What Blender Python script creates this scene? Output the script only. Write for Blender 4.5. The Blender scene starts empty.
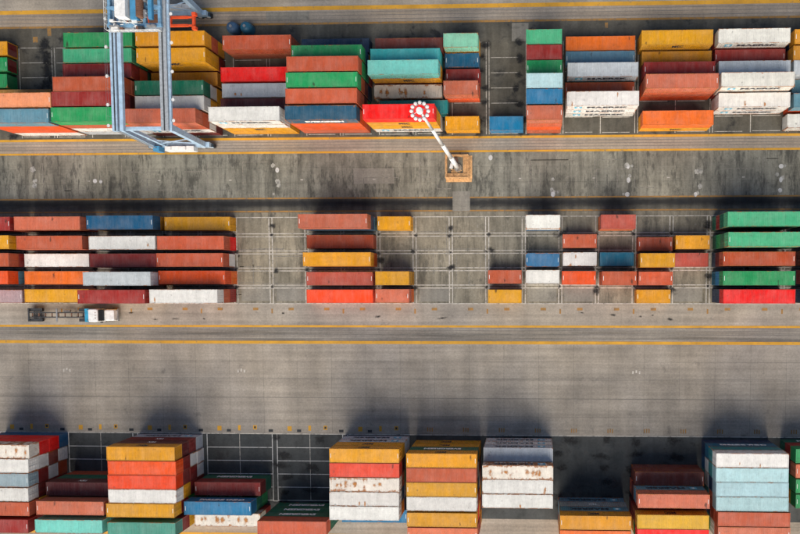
import bpy, math, random
from mathutils import Vector, Matrix
R = math.radians
SC = bpy.context.scene
COL = SC.collection
rnd = random.Random(7)

# ------------------------------------------------------------ camera, sky, sun
cam_d = bpy.data.cameras.new('camera')
cam = bpy.data.objects.new('camera', cam_d)
COL.objects.link(cam)
cam.location = (0, 0, 128.624)
cam.rotation_euler = (-0.0561812, 0.0360505, -0.00072157)
cam_d.sensor_width = 36.0
cam_d.lens = 697.284 * 36.0 / 800.0
cam_d.shift_x = -(509.038 - 400) / 800.0
cam_d.shift_y = (321.752 - 267) / 800.0
cam_d.clip_end = 3000
SC.camera = cam

SUN_EL, SUN_AZ = 37.0, 178.0       # azimuth clockwise from +Y: the light comes from the south
world = bpy.data.worlds.new('World')
SC.world = world
world.use_nodes = True
wn = world.node_tree.nodes
sky = wn.new('ShaderNodeTexSky')
sky.sky_type = 'NISHITA'
sky.sun_disc = False
sky.sun_elevation = R(SUN_EL)
sky.sun_rotation = R(SUN_AZ)
sky.air_density = 1.0
sky.dust_density = 3.0
sky.ozone_density = 1.0
wn['Background'].inputs['Strength'].default_value = 0.105
world.node_tree.links.new(sky.outputs[0], wn['Background'].inputs['Color'])
sd = bpy.data.lights.new('sun', 'SUN')
sd.energy = 3.8
sd.angle = R(70)
sd.color = (1.0, 0.93, 0.82)
sun = bpy.data.objects.new('sun', sd)
COL.objects.link(sun)
sun.rotation_euler = (R(90 - SUN_EL), 0, R(180 - SUN_AZ))
SC.view_settings.view_transform = 'Standard'
SC.view_settings.look = 'None'
SC.view_settings.exposure = 0.30
SC.view_settings.gamma = 1.0
SC.render.resolution_x, SC.render.resolution_y = 1024, 684

# ------------------------------------------------------------ helpers
def srgb(r, g, b):
    f = lambda c: (c / 255 / 12.92) if c <= 10 else ((c / 255 + 0.055) / 1.055) ** 2.4
    return (f(r), f(g), f(b))

class MB:
    """collects boxes, bars and tubes into one mesh"""
    def __init__(s): s.v = []; s.f = []
    def raw(s, vs, fs):
        n = len(s.v); s.v += [tuple(v) for v in vs]; s.f += [tuple(i + n for i in f) for f in fs]; return s
    def box(s, x0, x1, y0, y1, z0, z1):
        return s.raw([(x0,y0,z0),(x1,y0,z0),(x1,y1,z0),(x0,y1,z0),(x0,y0,z1),(x1,y0,z1),(x1,y1,z1),(x0,y1,z1)],
                     [(0,3,2,1),(4,5,6,7),(0,1,5,4),(1,2,6,5),(2,3,7,6),(3,0,4,7)])
    def cbox(s, cx, cy, cz, sx, sy, sz):
        return s.box(cx-sx/2, cx+sx/2, cy-sy/2, cy+sy/2, cz-sz/2, cz+sz/2)
    def quad(s, x0, x1, y0, y1, z):
        return s.raw([(x0,y0,z),(x1,y0,z),(x1,y1,z),(x0,y1,z)], [(0,1,2,3)])
    def tube(s, a, b, r0, r1=None, n=10, cap=True):
        r1 = r0 if r1 is None else r1
        a, b = Vector(a), Vector(b); d = (b - a).normalized()
        u = d.orthogonal().normalized(); w = d.cross(u)
        vs = [a + (u*math.cos(t) + w*math.sin(t))*r0 for t in [2*math.pi*k/n for k in range(n)]]
        vs += [b + (u*math.cos(t) + w*math.sin(t))*r1 for t in [2*math.pi*k/n for k in range(n)]]
        fs = [(k, (k+1) % n, n+(k+1) % n, n+k) for k in range(n)]
        if cap: fs += [tuple(range(n-1, -1, -1)), tuple(range(n, 2*n))]
        return s.raw(vs, fs)
    def beam(s, a, b, w, h, up=(0, 0, 1)):
        """rectangular bar from a to b, w across and h along up"""
        a, b = Vector(a), Vector(b); d = (b - a).normalized(); up = Vector(up)
        sd_ = d.cross(up)
        if sd_.length < 1e-3: sd_ = d.cross(Vector((1, 0, 0)))
        sd_.normalize(); u = sd_.cross(d).normalized()
        vs = []
        for p_ in (a, b):
            for i, j in ((-1,-1),(1,-1),(1,1),(-1,1)): vs.append(p_ + sd_*i*w/2 + u*j*h/2)
        return s.raw(vs, [(0,3,2,1),(4,5,6,7),(0,1,5,4),(1,2,6,5),(2,3,7,6),(3,0,4,7)])
    def mesh(s, name):
        m = bpy.data.meshes.new(name); m.from_pydata(s.v, [], s.f); m.update(); return m
    def obj(s, name, mat, parent=None, smooth=False):
        m = s.mesh(name)
        if mat: m.materials.append(mat)
        if smooth:
            for p_ in m.polygons: p_.use_smooth = True
        return link(name, m, parent)

def link(name, data, parent=None, loc=None, rot=None):
    o = bpy.data.objects.new(name, data); COL.objects.link(o)
    if parent: o.parent = parent
    if loc: o.location = loc
    if rot: o.rotation_euler = rot
    return o
def tag(o, label=None, cat=None, group=None, kind=None):
    if label: o['label'] = label
    if cat: o['category'] = cat
    if group: o['group'] = group
    if kind: o['kind'] = kind
    return o

# ------------------------------------------------------------ materials
class NT:
    def __init__(s, name):
        s.m = bpy.data.materials.new(name); s.m.use_nodes = True
        s.n = s.m.node_tree.nodes; s.l = s.m.node_tree.links; s.b = s.n['Principled BSDF']
    def new(s, t, **k):
        n = s.n.new(t)
        for a, v in k.items(): setattr(n, a, v)
        return n
    def put(s, sock, v):
        if hasattr(v, 'is_output') or isinstance(v, bpy.types.NodeSocket): s.l.new(v, sock)
        else: sock.default_value = v
    def coord(s, which='Object', scale=(1,1,1), off=None):
        tc = s.new('ShaderNodeTexCoord'); mp = s.new('ShaderNodeMapping')
        s.l.new(tc.outputs[which], mp.inputs['Vector']); mp.inputs['Scale'].default_value = scale
        if off is not None: s.put(mp.inputs['Location'], off)
        return mp.outputs[0]
    def noise(s, vec, scale, detail=4, rough=.55, dist=0.0):
        n = s.new('ShaderNodeTexNoise'); s.l.new(vec, n.inputs['Vector'])
        n.inputs['Scale'].default_value = scale; n.inputs['Detail'].default_value = detail
        n.inputs['Roughness'].default_value = rough; n.inputs['Distortion'].default_value = dist
        return n.outputs['Fac']
    def rng(s, v, a, b, c=0.0, d=1.0, smooth=False):
        n = s.new('ShaderNodeMapRange'); n.clamp = True
        if smooth: n.interpolation_type = 'SMOOTHSTEP'
        for i, q in enumerate((v, a, b, c, d)): s.put(n.inputs[i], q)
        return n.outputs[0]
    def math(s, op, a, b=0.0):
        n = s.new('ShaderNodeMath', operation=op); s.put(n.inputs[0], a); s.put(n.inputs[1], b); return n.outputs[0]
    def mix(s, f, a, b, mode='MIX'):
        n = s.new('ShaderNodeMix', data_type='RGBA', blend_type=mode)
        for i, q in ((0, f), (6, a), (7, b)):
            if isinstance(q, tuple) and len(q) == 3: q = q + (1,)
            s.put(n.inputs[i], q)
        return n.outputs[2]
    def bump(s, h, st=.3, d=.02):
        n = s.new('ShaderNodeBump'); n.inputs['Strength'].default_value = st; n.inputs['Distance'].default_value = d
        s.l.new(h, n.inputs['Height']); s.l.new(n.outputs[0], s.b.inputs['Normal'])
    def done(s, col, rough=.7, metal=0.0, spec=.4):
        s.put(s.b.inputs['Base Color'], col + (1,) if isinstance(col, tuple) and len(col) == 3 else col)
        s.put(s.b.inputs['Roughness'], rough); s.b.inputs['Metallic'].default_value = metal
        s.b.inputs['Specular IOR Level'].default_value = spec
        return s.m

def simple(name, c, rough=.6, metal=0.0, var=.25, scale=1.5):
    t = NT(name); v = t.coord()
    n = t.noise(v, scale, 6, .65)
    n2 = t.noise(v, scale*9, 3)
    c2 = tuple(q*(1-var) for q in c); c3 = tuple(min(1, q*(1+var*.6)) for q in c)
    k = t.mix(t.rng(n, .3, .7), c2, c3)
    k = t.mix(t.rng(n2, .55, .75, 0, .25), k, tuple(q*.5 for q in c))
    return t.done(k, rough, metal)

def ground_mat(name, base, warm=None, blotch=.25, stain=.5, along=.2, across=0.15, dark=(0.035,0.036,0.037), rnd_amt=0.0, stain_at=.56, wet=0.0, gutter=None, acs=1.0, smear=0.0):
    t = NT(name)
    g = t.new('ShaderNodeNewGeometry').outputs['Position']
    def mp(sc, off=(0,0,0)):
        m = t.new('ShaderNodeMapping'); t.l.new(g, m.inputs[0]); m.inputs['Scale'].default_value = sc; m.inputs['Location'].default_value = off
        return m.outputs[0]
    warm = warm or tuple(q*w for q, w in zip(base, (1.1, 1.0, .88)))
    c = t.mix(t.rng(t.noise(mp((1,1,1)), .045, 3), .35, .65), base, warm)
    c = t.mix(t.rng(t.noise(mp((1,1,1),(31,5,0)), .16, 5, .6), .3, .7, 1-blotch, 1+blotch*.5), (0,0,0), c) if False else c
    b = t.rng(t.noise(mp((1,1,1),(31,5,0)), .16, 6, .62), .3, .7, 1-blotch, 1+blotch*.5)
    f = t.rng(t.noise(mp((1,1,1)), 2.6, 6, .72), .3, .7, .80, 1.17)
    f2 = t.rng(t.noise(mp((1,1,1),(3,9,0)), 9, 2, .6), .3, .7, .90, 1.1)
    al = t.rng(t.noise(mp((.03, 1.1, 1)), 1, 4, .55), .35, .7, 1+along*.4, 1-along)
    ac = t.rng(t.noise(mp((.75*acs, .08*acs, 1),(7,2,0)), 1, 5, .6), .4, .72, 1+across*.3, 1-across)
    m = t.math('MULTIPLY', t.math('MULTIPLY', t.math('MULTIPLY', b, f), t.math('MULTIPLY', al, ac)), f2)
    if rnd_amt:
        oi = t.new('ShaderNodeObjectInfo').outputs['Random']
        m = t.math('MULTIPLY', m, t.rng(oi, 0, 1, 1-rnd_amt, 1+rnd_amt))
    cm = t.new('ShaderNodeVectorMath', operation='SCALE'); t.l.new(c, cm.inputs[0]); t.l.new(m, cm.inputs['Scale'])
    s1 = t.noise(mp((1,1.0,1),(11,47,0)), .33, 9, .68, .4)
    sf = t.rng(s1, stain_at, stain_at+.13, 0, stain, True)
    k = t.mix(sf, cm.outputs[0], dark)
    s2 = t.noise(mp((1,1,1),(90,7,0)), 1.1, 4, .6)          # small oil drops
    k = t.mix(t.rng(s2, .70, .76, 0, .7*stain+.1, True), k, tuple(q*.7 for q in dark))
    if smear:       # long soft smears of oil and washed-out grime across the lane
        q = t.math('ADD', t.math('MULTIPLY', t.noise(mp((.55,.14,1),(4,71,0)), 1, 7, .62, .5), .6), t.math('MULTIPLY', t.noise(mp((2.4,.7,1),(9,3,0)), 1, 6, .7), .4))
        k = t.mix(t.rng(q, .49, .61, 0, smear, True), k, (.028,.028,.025))
        q3 = t.noise(mp((3.2,.22,1),(55,3,0)), 1, 5, .62)
        k = t.mix(t.rng(q3, .56, .70, 0, smear*.75, True), k, (.03,.03,.027))
        q2 = t.noise(mp((.9,.7,1),(77,13,0)), 1, 5, .6)
        k = t.mix(t.rng(q2, .62, .72, 0, .35, True), k, (.30,.29,.26))
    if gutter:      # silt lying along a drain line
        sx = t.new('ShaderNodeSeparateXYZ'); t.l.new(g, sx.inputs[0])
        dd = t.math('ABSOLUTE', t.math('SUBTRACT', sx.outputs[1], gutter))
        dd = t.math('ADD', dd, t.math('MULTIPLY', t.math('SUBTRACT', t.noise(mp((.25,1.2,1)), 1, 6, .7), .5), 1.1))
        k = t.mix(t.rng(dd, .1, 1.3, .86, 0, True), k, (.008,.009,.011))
    t.bump(t.noise(mp((1,1,1)), 6, 4), .25, .01)
    return t.done(k, t.rng(s1, .45, .6, .85, .85-wet), 0, .35)

def container_paint(name, rustk=1.0, dark=1.0, attr=False):
    t = NT(name)
    if attr:      # the joined containers keep their own paint colours in a face attribute
        at = t.new('ShaderNodeAttribute', attribute_name='paint'); a2 = t.new('ShaderNodeAttribute', attribute_name='seed')
        class oi: outputs = {'Color': at.outputs['Color'], 'Alpha': at.outputs['Alpha'], 'Random': a2.outputs['Fac']}
    else:
        oi = t.new('ShaderNodeObjectInfo')
    off = t.new('ShaderNodeCombineXYZ')
    r = t.math('MULTIPLY', oi.outputs['Random'], 53.0)
    t.l.new(r, off.inputs[0]); t.l.new(r, off.inputs[1])
    P = t.coord('Object', (1,1,1), off.outputs[0])
    PX = t.coord('Object', (1.3,.22,.3), off.outputs[0])
    PL = t.coord('Object', (.25,1.6,1.0), off.outputs[0])
    col = oi.outputs['Color']
    lum = t.new('ShaderNodeRGBToBW'); t.l.new(col, lum.inputs[0])
    fadec = t.mix(.42, col, (.50,.46,.42))
    c = t.mix(t.rng(t.noise(P, .35, 6, .6), .42, .74, 0, .28), col, fadec)
    c = t.mix(t.rng(t.noise(PX, 1.2, 5, .6), .45, .75, 0, .22), c, fadec)
    m = t.math('MULTIPLY', t.rng(t.noise(PX, .8, 5, .6), .35, .75, 1.05, .86), t.rng(t.noise(P, 2.2, 6, .6), .3, .75, 1.06, .86))
    m = t.math('MULTIPLY', m, t.rng(t.noise(PL, .6, 3, .5), .35, .7, 1.03, .92))
    vm = t.new('ShaderNodeVectorMath', operation='SCALE'); t.l.new(c, vm.inputs[0]); t.put(vm.inputs['Scale'], t.math('MULTIPLY', m, dark))
    # dirt spots
    c = t.mix(t.rng(t.noise(P, 1.3, 8, .66), .60, .76, 0, .62, True), vm.outputs[0], (.045,.04,.036))
    c = t.mix(t.rng(t.noise(P, 3.4, 6, .7), .64, .72, 0, .45, True), c, (.05,.042,.035))
    # grime gathering along the long edges
    so = t.new('ShaderNodeSeparateXYZ'); t.l.new(t.coord('Object'), so.inputs[0])
    ed = t.math('ADD', t.rng(t.math('ABSOLUTE', so.outputs[1]), .80, 1.2), t.math('MULTIPLY', t.math('SUBTRACT', t.noise(P, 1.6, 7, .7), .5), 2.4))
    c = t.mix(t.rng(ed, .75, 1.6, 0, 0.0 if attr else .5, True), c, (.12,.065,.035))
    # rust: amount is the colour's alpha
    a = t.math('MULTIPLY', oi.outputs['Alpha'], rustk)
    thr = t.rng(a, 0, 1, .80, .52)
    n = t.math('ADD', t.math('MULTIPLY', t.noise(P, .55, 7, .62, .3), .55), t.math('MULTIPLY', t.noise(PX, 1.5, 5, .55), .45))
    n = t.math('ADD', n, t.rng(t.math('ABSOLUTE', so.outputs[1]), .7, 1.22, -.04, .10))
    rf = t.rng(n, thr, t.math('ADD', thr, .09), 0, .88, True)
    rc = t.mix(t.rng(t.noise(P, 6, 4), .35, .65), (.17,.05,.015), (.46,.17,.035))
    c = t.mix(rf, c, rc)
    return t.done(c, t.rng(rf, 0, 1, .52, .85), 0, .35)

M = {}
M['paint'] = container_paint('container_paint', 1.0)
M['frame'] = container_paint('container_frame_paint', 1.9, .90)
M['joined'] = container_paint('joined_container_paint', 1.1, 1.0, True)
M['metal'] = simple('galvanised', (.36,.36,.36), .45, .6)
M['white'] = simple('white_paint', (.72,.72,.70), .55)
M['letter_dark'] = simple('dark_lettering', (.03,.035,.05), .6)
M['letter_white'] = simple('white_lettering', (.85,.85,.83), .6, 0, .1)
M['letter_blue'] = simple('pale_blue_logo', (.12,.42,.58), .6)
M['rubber'] = simple('rubber', (.018,.018,.02), .85)
M['blue'] = simple('crane_pale_blue', (.36,.50,.64), .5, 0, .30, 1.3)
M['blue_dark'] = simple('crane_deep_blue', (.06,.24,.42), .5, 0, .3, .8)
M['greyblue'] = simple('crane_grey_walkway', (.33,.36,.39), .6, 0, .3, 2.5)
M['orange'] = simple('spreader_orange', (.72,.085,.025), .5)
M['steel_dark'] = simple('dark_steel', (.05,.052,.055), .6, .3)
M['glass'] = simple('dark_glass', (.015,.02,.025), .12)
M['barrier'] = simple('barrier_ochre', (.62,.36,.16), .7, 0, .5, 2.2)
M['rusty'] = simple('rusty_steel', (.16,.08,.05), .8)
M['truck_blue'] = simple('truck_blue', (.03,.28,.45), .5)
M['tank_blue'] = simple('tank_blue', (.05,.11,.20), .5)
M['tank_teal'] = simple('tank_teal', (.02,.12,.20), .45)

def line_mat(name, c, wear):
    t = NT(name)
    pos = t.new('ShaderNodeNewGeometry').outputs['Position']
    n = t.noise(pos, 1.6, 8, .7); n2 = t.noise(pos, .35, 4)
    k = t.mix(t.rng(n2, .3, .7), tuple(q*.72 for q in c), c)
    k = t.mix(t.rng(n, .62-wear*.25, .80-wear*.25, 0, .9), k, (.10,.10,.095))
    return t.done(k, .75)
M['yellow_line'] = line_mat('yellow_line', (.62,.32,.03), .25)
M['ochre_line'] = line_mat('ochre_line', (.36,.19,.05), .5)
M['white_line'] = line_mat('white_line', (.56,.52,.46), .55)
M['white_mark'] = line_mat('white_mark', (.60,.59,.57), .4)
M['tyre'] = line_mat('tyre_rubber_mark', (.205,.186,.163), 1.6)
M['spill'] = line_mat('cement_spill', (.40,.39,.35), .6)
M['black_mark'] = line_mat('black_mark', (.03,.033,.036), .3)
M['seam'] = line_mat('dirty_seam', (.19,.175,.155), .7)
M['ghost'] = line_mat('faded_line', (.27,.245,.20), .8)
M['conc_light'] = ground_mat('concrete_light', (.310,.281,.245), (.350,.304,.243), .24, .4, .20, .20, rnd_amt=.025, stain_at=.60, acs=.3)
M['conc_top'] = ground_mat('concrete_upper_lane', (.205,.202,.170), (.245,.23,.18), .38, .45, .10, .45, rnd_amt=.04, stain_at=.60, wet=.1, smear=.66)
M['runway'] = ground_mat('crane_runway_concrete', (.30,.265,.225), (.34,.27,.20), .16, .4, .28, .12, stain_at=.62)
M['runway_grey'] = ground_mat('crane_runway_grey', (.235,.218,.195), (.27,.238,.195), .18, .4, .6, .08, stain_at=.62)
M['yard_top'] = ground_mat('yard_asphalt_upper', (.088,.086,.074), (.13,.115,.085), .5, .75, .06, .3, (.010,.010,.010), stain_at=.54, wet=.3)
M['yard_mid'] = ground_mat('yard_concrete_middle', (.205,.192,.154), (.265,.232,.170), .36, .6, .06, .45, stain_at=.58, smear=.45)
M['yard_low'] = ground_mat('yard_asphalt_lower', (.048,.054,.056), (.068,.070,.066), .4, .7, .05, .2, (.010,.011,.012), stain_at=.52, wet=.3)
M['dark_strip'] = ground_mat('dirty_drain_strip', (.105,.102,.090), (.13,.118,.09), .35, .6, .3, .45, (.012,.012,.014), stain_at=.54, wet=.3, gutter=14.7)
M['base'] = ground_mat('outer_ground', (.18,.175,.165), None, .3, .5, .2, .2)
def oil_mat(name='oil_stain', col=(.012,.012,.013), top=.8, local=False):
    t = NT(name); v = t.coord('Object'); pos = t.new('ShaderNodeNewGeometry').outputs['Position']
    ln = t.new('ShaderNodeVectorMath', operation='LENGTH'); t.l.new(v, ln.inputs[0])
    n = t.noise(pos, 1.6 if local else .9, 8, .7, .6)
    f = t.math('ADD', t.math('SUBTRACT', 1.0, ln.outputs['Value']), t.math('MULTIPLY', t.math('SUBTRACT', n, .5), 2.2))
    f = t.rng(f, .2, .95, 0, top, True)
    t.l.new(f, t.b.inputs['Alpha'])
    return t.done(col, .7)
M['oil'] = oil_mat()
M['rust_stain'] = oil_mat('rust_stain', (.44,.17,.03), .8, True)
M['grime'] = oil_mat('roof_grime', (.05,.038,.03), .55, True)
M['patch_light'] = ground_mat('repair_concrete_pale', (.22,.21,.185), (.25,.23,.19), .2, .4, .05, .2)
M['patch_dark'] = ground_mat('repair_asphalt_dark', (.075,.074,.068), (.09,.085,.07), .3, .5, .05, .3)

# ------------------------------------------------------------ ground
XA, XB = -190.0, 140.0
def sheet(name, y0, y1, mat, z=0.0, xa=XA, xb=XB):
    o = MB().quad(xa, xb, y0, y1, z).obj(name, M[mat]); tag(o, kind='structure'); return o
MB().quad(-1500, 1500, -1500, 1500, -.03).obj('ground', M['base'])['kind'] = 'structure'
north_apron = sheet('north_apron', 49.9, 110, 'conc_light')
runway_n = sheet('north_crane_runway', 47.05, 49.9, 'runway')
yard_n = sheet('upper_yard_pavement', 26.6, 47.05, 'yard_top')
runway_u = sheet('upper_crane_runway', 24.0, 26.6, 'runway')
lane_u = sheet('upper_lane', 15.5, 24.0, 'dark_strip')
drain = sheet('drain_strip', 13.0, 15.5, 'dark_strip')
yard_m = sheet('middle_yard_pavement', -3.95, 13.0, 'yard_mid')
lane_m = sheet('middle_lane', -8.1, -3.95, 'conc_light')
runway_m = sheet('middle_crane_runway', -11.2, -8.1, 'runway_grey')
apron = sheet('main_apron', -28.45, -11.2, 'dark_strip')
yard_s = sheet('lower_yard_pavement', -44.4, -28.45, 'yard_low')
runway_s = sheet('south_crane_runway', -100, -44.4, 'runway')

def slabs(parent, mat, x0, x1, nx, y0, y1, ny, gap=.03):
    w, h = (x1-x0)/nx, (y1-y0)/ny
    m = MB().box(-w/2+gap/2, w/2-gap/2, -h/2+gap/2, h/2-gap/2, 0, .012).mesh('concrete_slab'); m.materials.append(M[mat])
    for i in range(nx):
        for j in range(ny):
            link('concrete_slab', m, parent, (x0+(i+.5)*w, y0+(j+.5)*h, rnd.uniform(0, .002)))
slabs(apron, 'conc_light', -122, 72, 30, -28.42, -11.25, 5)
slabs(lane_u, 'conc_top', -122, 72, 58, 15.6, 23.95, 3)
for y0, y1 in ((-28.42, -11.25),):     # the apron goes on beyond the slabs in view
    for xa, xb in ((XA, -122.02), (72.02, XB)): sheet('apron_extension', y0, y1, 'conc_light', .012, xa, xb)
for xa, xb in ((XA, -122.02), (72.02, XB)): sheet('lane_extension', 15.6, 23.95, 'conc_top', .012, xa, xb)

def hline(parent, name, y, w, mat, z=.004, x0=XA, x1=XB):
    return MB().quad(x0, x1, y-w/2, y+w/2, z).obj(name, M[mat], parent)
def vline(parent, name, x, y0, y1, w, mat, z=.004):
    return MB().quad(x-w/2, x+w/2, y0, y1, z).obj(name, M[mat], parent)
hline(north_apron, 'yellow_line', 49.95, .72, 'yellow_line', .006)
hline(runway_n, 'yellow_line', 47.2, .36, 'ochre_line', .006)
hline(runway_u, 'yellow_line', 26.5, .44, 'yellow_line', .006)
hline(runway_u, 'yellow_line', 23.98, .36, 'yellow_line', .020)
hline(lane_u, 'yellow_line', 15.6, .26, 'ochre_line', .020)
hline(drain, 'yellow_line', 13.2, .26, 'ochre_line', .006)
hline(runway_m, 'yellow_line', -8.13, .40, 'yellow_line', .006)
hline(runway_m, 'yellow_line', -11.15, .56, 'yellow_line', .020)
hline(yard_s, 'border_line', -28.5, .17, 'white_line', .018)
hline(runway_s, 'yellow_line', -47.9, .5, 'yellow_line', .006)
# wheel tracks and seams along the crane runways
for par, ys in ((runway_n, (47.9, 48.6, 49.2)), (runway_u, (24.75, 25.3, 25.85)), (runway_m, (-8.9, -9.65, -10.45))):
    for y in ys: hline(par, 'track_seam', y, .09, 'seam', .004)
for y in (-17.9, -21.6): hline(apron, 'slab_joint', y, .05, 'seam', .0155)
P0, PS = -8.65, 6.72
# repaired pieces of pavement
for par, x, y, w_, h_, mt, z in ((lane_u, -13.4, 14.9, 3.2, 3.6, 'patch_light', .021), (lane_u, -29.5, 19.6, 7.5, 2.8, 'patch_light', .0148),
        (yard_n, -2.6, 45.2, 3.0, 3.2, 'patch_light', .0028), (yard_m, -18.5, -2.2, 5.4, 2.6, 'patch_light', .0028),
        (yard_m, 8.2, -2.2, 5.4, 2.6, 'patch_light', .0028), (yard_m, 1.4, -2.2, 5.4, 2.6, 'patch_light', .0028), (yard_m, -52, -2.0, 5.4, 2.8, 'patch_light', .0028), (yard_m, -45.4, -2.0, 5.4, 2.8, 'patch_light', .0028),
        (yard_m, 28, -2.2, 5.4, 2.6, 'patch_light', .0028), (lane_m, -30, -6.2, 14, 2.2, 'conc_light', .0028), (runway_n, -45, 48.6, 8, 1.6, 'patch_light', .0032)):
    MB().quad(x-w_/2, x+w_/2, y-h_/2, y+h_/2, z).obj('pavement_repair', M[mt], par)
OM = MB().raw([(math.cos(2*math.pi*i/20), math.sin(2*math.pi*i/20), 0) for i in range(20)], [tuple(range(20))]).mesh('oil_stain'); OM.materials.append(M['oil'])
# middle yard: pairs of white lines and a ring where they cross
rowpairs = []
ytop, pitch = 12.1, 3.18
hline(yard_m, 'slot_line', ytop, .14, 'white_line')
hline(yard_m, 'slot_line', -3.88, .14, 'white_line')
for k in range(1, 5):
    yc = ytop - k*pitch - .1
    for s in (-1, 1): hline(yard_m, 'slot_line', yc + s*.27, .15, 'white_line')
    rowpairs.append(yc)
ring = MB()
n = 14
vs = []
for rr in (.22, .42): vs += [(rr*math.cos(2*math.pi*i/n), rr*math.sin(2*math.pi*i/n), 0) for i in range(n)]
ring.raw(vs, [(i, (i+1) % n, n+(i+1) % n, n+i) for i in range(n)])
rm = ring.mesh('slot_ring'); rm.materials.append(M['white_line'])
ne = -14
for k in range(-14, 11):
    x = P0 + PS*k
    for s in (-1, 1): vline(yard_m, 'slot_line', x + s*.29, -3.85, ytop, .17, 'white_line', .007)
    for yc in rowpairs:
        link('slot_ring', rm, yard_m, (x, yc, .010))
        if rnd.random() < .6: link('oil_stain', OM, yard_m, (x+rnd.uniform(-.3,.3), yc+rnd.uniform(-.2,.2), .0125+rnd.uniform(0,.001))).scale = (rnd.uniform(.45, 1.0), rnd.uniform(.4, .8), 1)
gr_ = random.Random(5)
for k in range(-14, 11):
    for q in range(3):
        x = P0 + PS*k + gr_.choice((-.75, .62, 1.05, 3.3, 3.5, -1.3)); y0 = gr_.uniform(-3.5, 5); vline(yard_m, 'faded_line', x, y0, y0+gr_.uniform(2, 8), .12, 'ghost', .0025)
for k in rowpairs:
    for q in range(9):
        x = gr_.uniform(-98, 42); hline(yard_m, 'faded_line', k+gr_.choice((-.75, .7, .55, -1.5)), .11, 'ghost', .0022, x, x+gr_.uniform(3, 12))
for q in range(26):
    x = gr_.uniform(-98, 42); hline(lane_u, 'faded_line', gr_.choice((17.2, 19.3, 20.6, 22.3)), .12, 'ghost', .0152, x, x+gr_.uniform(2, 7))
    vline(lane_u, 'faded_line', x, 17.2, gr_.choice((19.3, 20.6, 22.3)), .12, 'ghost', .0156)
# upper yard
for i in range(7):
    y = 43.38 - 2.71*i
    for k in range(-13, 11):
        x = P0 + PS*k
        hline(yard_n, 'slot_line', y + (0.12 if k % 3 else .05), .10, 'white_line', .004, x+.75, x+PS-1.0) if (k + i) % 5 else None
for k in range(-13, 11):
    x = P0 + PS*k + .15
    for s in ((-1, 1) if k % 2 == 0 else (1,)): vline(yard_n, 'slot_line', x + s*.26, 27.0, 43.5, .12, 'white_line', .007)
# lower yard
for i in range(6):
    y = -28.6 - 2.53*i
    for k in range(-14, -3):
        x = P0 + PS*k
        e0 = .55 if k % 2 == 0 else 0
        e1 = .55 if (k+1) % 2 == 0 else 0
        if i: hline(yard_s, 'slot_line', y, .13, 'white_mark', .004, x+e0, x+PS-e1)
for k in range(-14, -3):
    x = P0 + PS*k
    if k % 2 == 0:
        for s in (-1, 1): vline(yard_s, 'slot_line', x + s*.46, -41.4, -28.6, .14, 'white_mark', .007)
        hline(yard_s, 'slot_line', -41.4, .14, 'white_mark', .0105, x-.46, x+.46)
    else: vline(yard_s, 'slot_line', x, -41.2, -28.6, .09, 'white_line', .007)
# painted patches along the edges
def patch(parent, x, y, w, h, mat, z=.018): return MB().quad(x-w/2, x+w/2, y-h/2, y+h/2, z).obj('painted_patch', M[mat], parent)
for k in range(-14, -2):
    x = P0 + PS*k
    if k % 2 == 0:
        patch(apron, x-.7, -27.9, .85, .5, 'black_mark'); patch(apron, x+2.9, -27.5, .8, .9, 'yellow_line'); patch(apron, x+4.7, -27.9, .8, .5, 'black_mark')
    else:
        patch(apron, x, -27.4, .5, 1.0, 'yellow_line'); patch(apron, x+3.0, -27.3, .7, .8, 'yellow_line'); patch(apron, x+3.0, -27.3, .38, .42, 'black_mark', .021)
for k in range(-2, 11):
    x = P0 + PS*k + 2.2
    for j in range(3): patch(apron, x+j*.42, -27.5+rnd.uniform(-.05, .05), .22, .8, 'ochre_line')
for k in range(-12, 10):
    x = P0 + PS*k
    patch(lane_m, x+3.6, -4.9, 1.0, .5, 'ochre_line', .005)
    if k % 2 == 0: patch(lane_m, x, -5.3, .3, .9, 'ochre_line', .005)
for k in range(-12, 10, 2):
    x = P0 + PS*k
    patch(lane_u, x+PS*.9, 19.0, .5, .18, 'white_line', .016)
for k in (-12, -7, 4, 9):
    for j in range(3): patch(apron, P0+PS*k+j*.6, -16.6+.2*(j % 2), .25, .55, 'white_line', .016)
def disc(r0, n=16, z=0.0): return MB().raw([(r0*math.cos(2*math.pi*i/n), r0*math.sin(2*math.pi*i/n), z) for i in range(n)], [tuple(range(n))])
cover = MB().tube((0,0,0), (0,0,.02), .45, .43, 16); cm_ = cover.mesh('drain_cover'); cm_.materials.append(M['white_mark'])
for x, y in ((44.4, 20.9), (44.4, 18.5), (44.3, 16.6), (-82, 19.0), (-80.9, 18.9), (3.4, 16.1), (-8.0, 22.8), (17.0, 21.0), (17.1, 18.6), (16.9, 16.0), (29.2, 15.95), (-47.5, 20.8)):
    link('drain_cover', cm_, lane_u, (x, y, .014), (0,0,0)).scale = (rnd.uniform(.55, 1), rnd.uniform(.8, 1.1), 1)
br9 = random.Random(21)
for x in (-93, -47.6, 3.4, 16.9, 29.6, 44.4):
    for q in range(4):
        bl = MB(); k9 = 11; rr = br9.uniform(.22, .55)
        bl.raw([(rr*br9.uniform(.7, 1.2)*math.cos(2*math.pi*i/k9), rr*br9.uniform(.8, 1.3)*math.sin(2*math.pi*i/k9), 0) for i in range(k9)], [tuple(range(k9))])
        o9 = bl.obj('cement_spill', M['spill'], lane_u); o9.location = (x+br9.uniform(-.9, .9), br9.uniform(15.9, 22.5), .0175+q*.0002)
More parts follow.
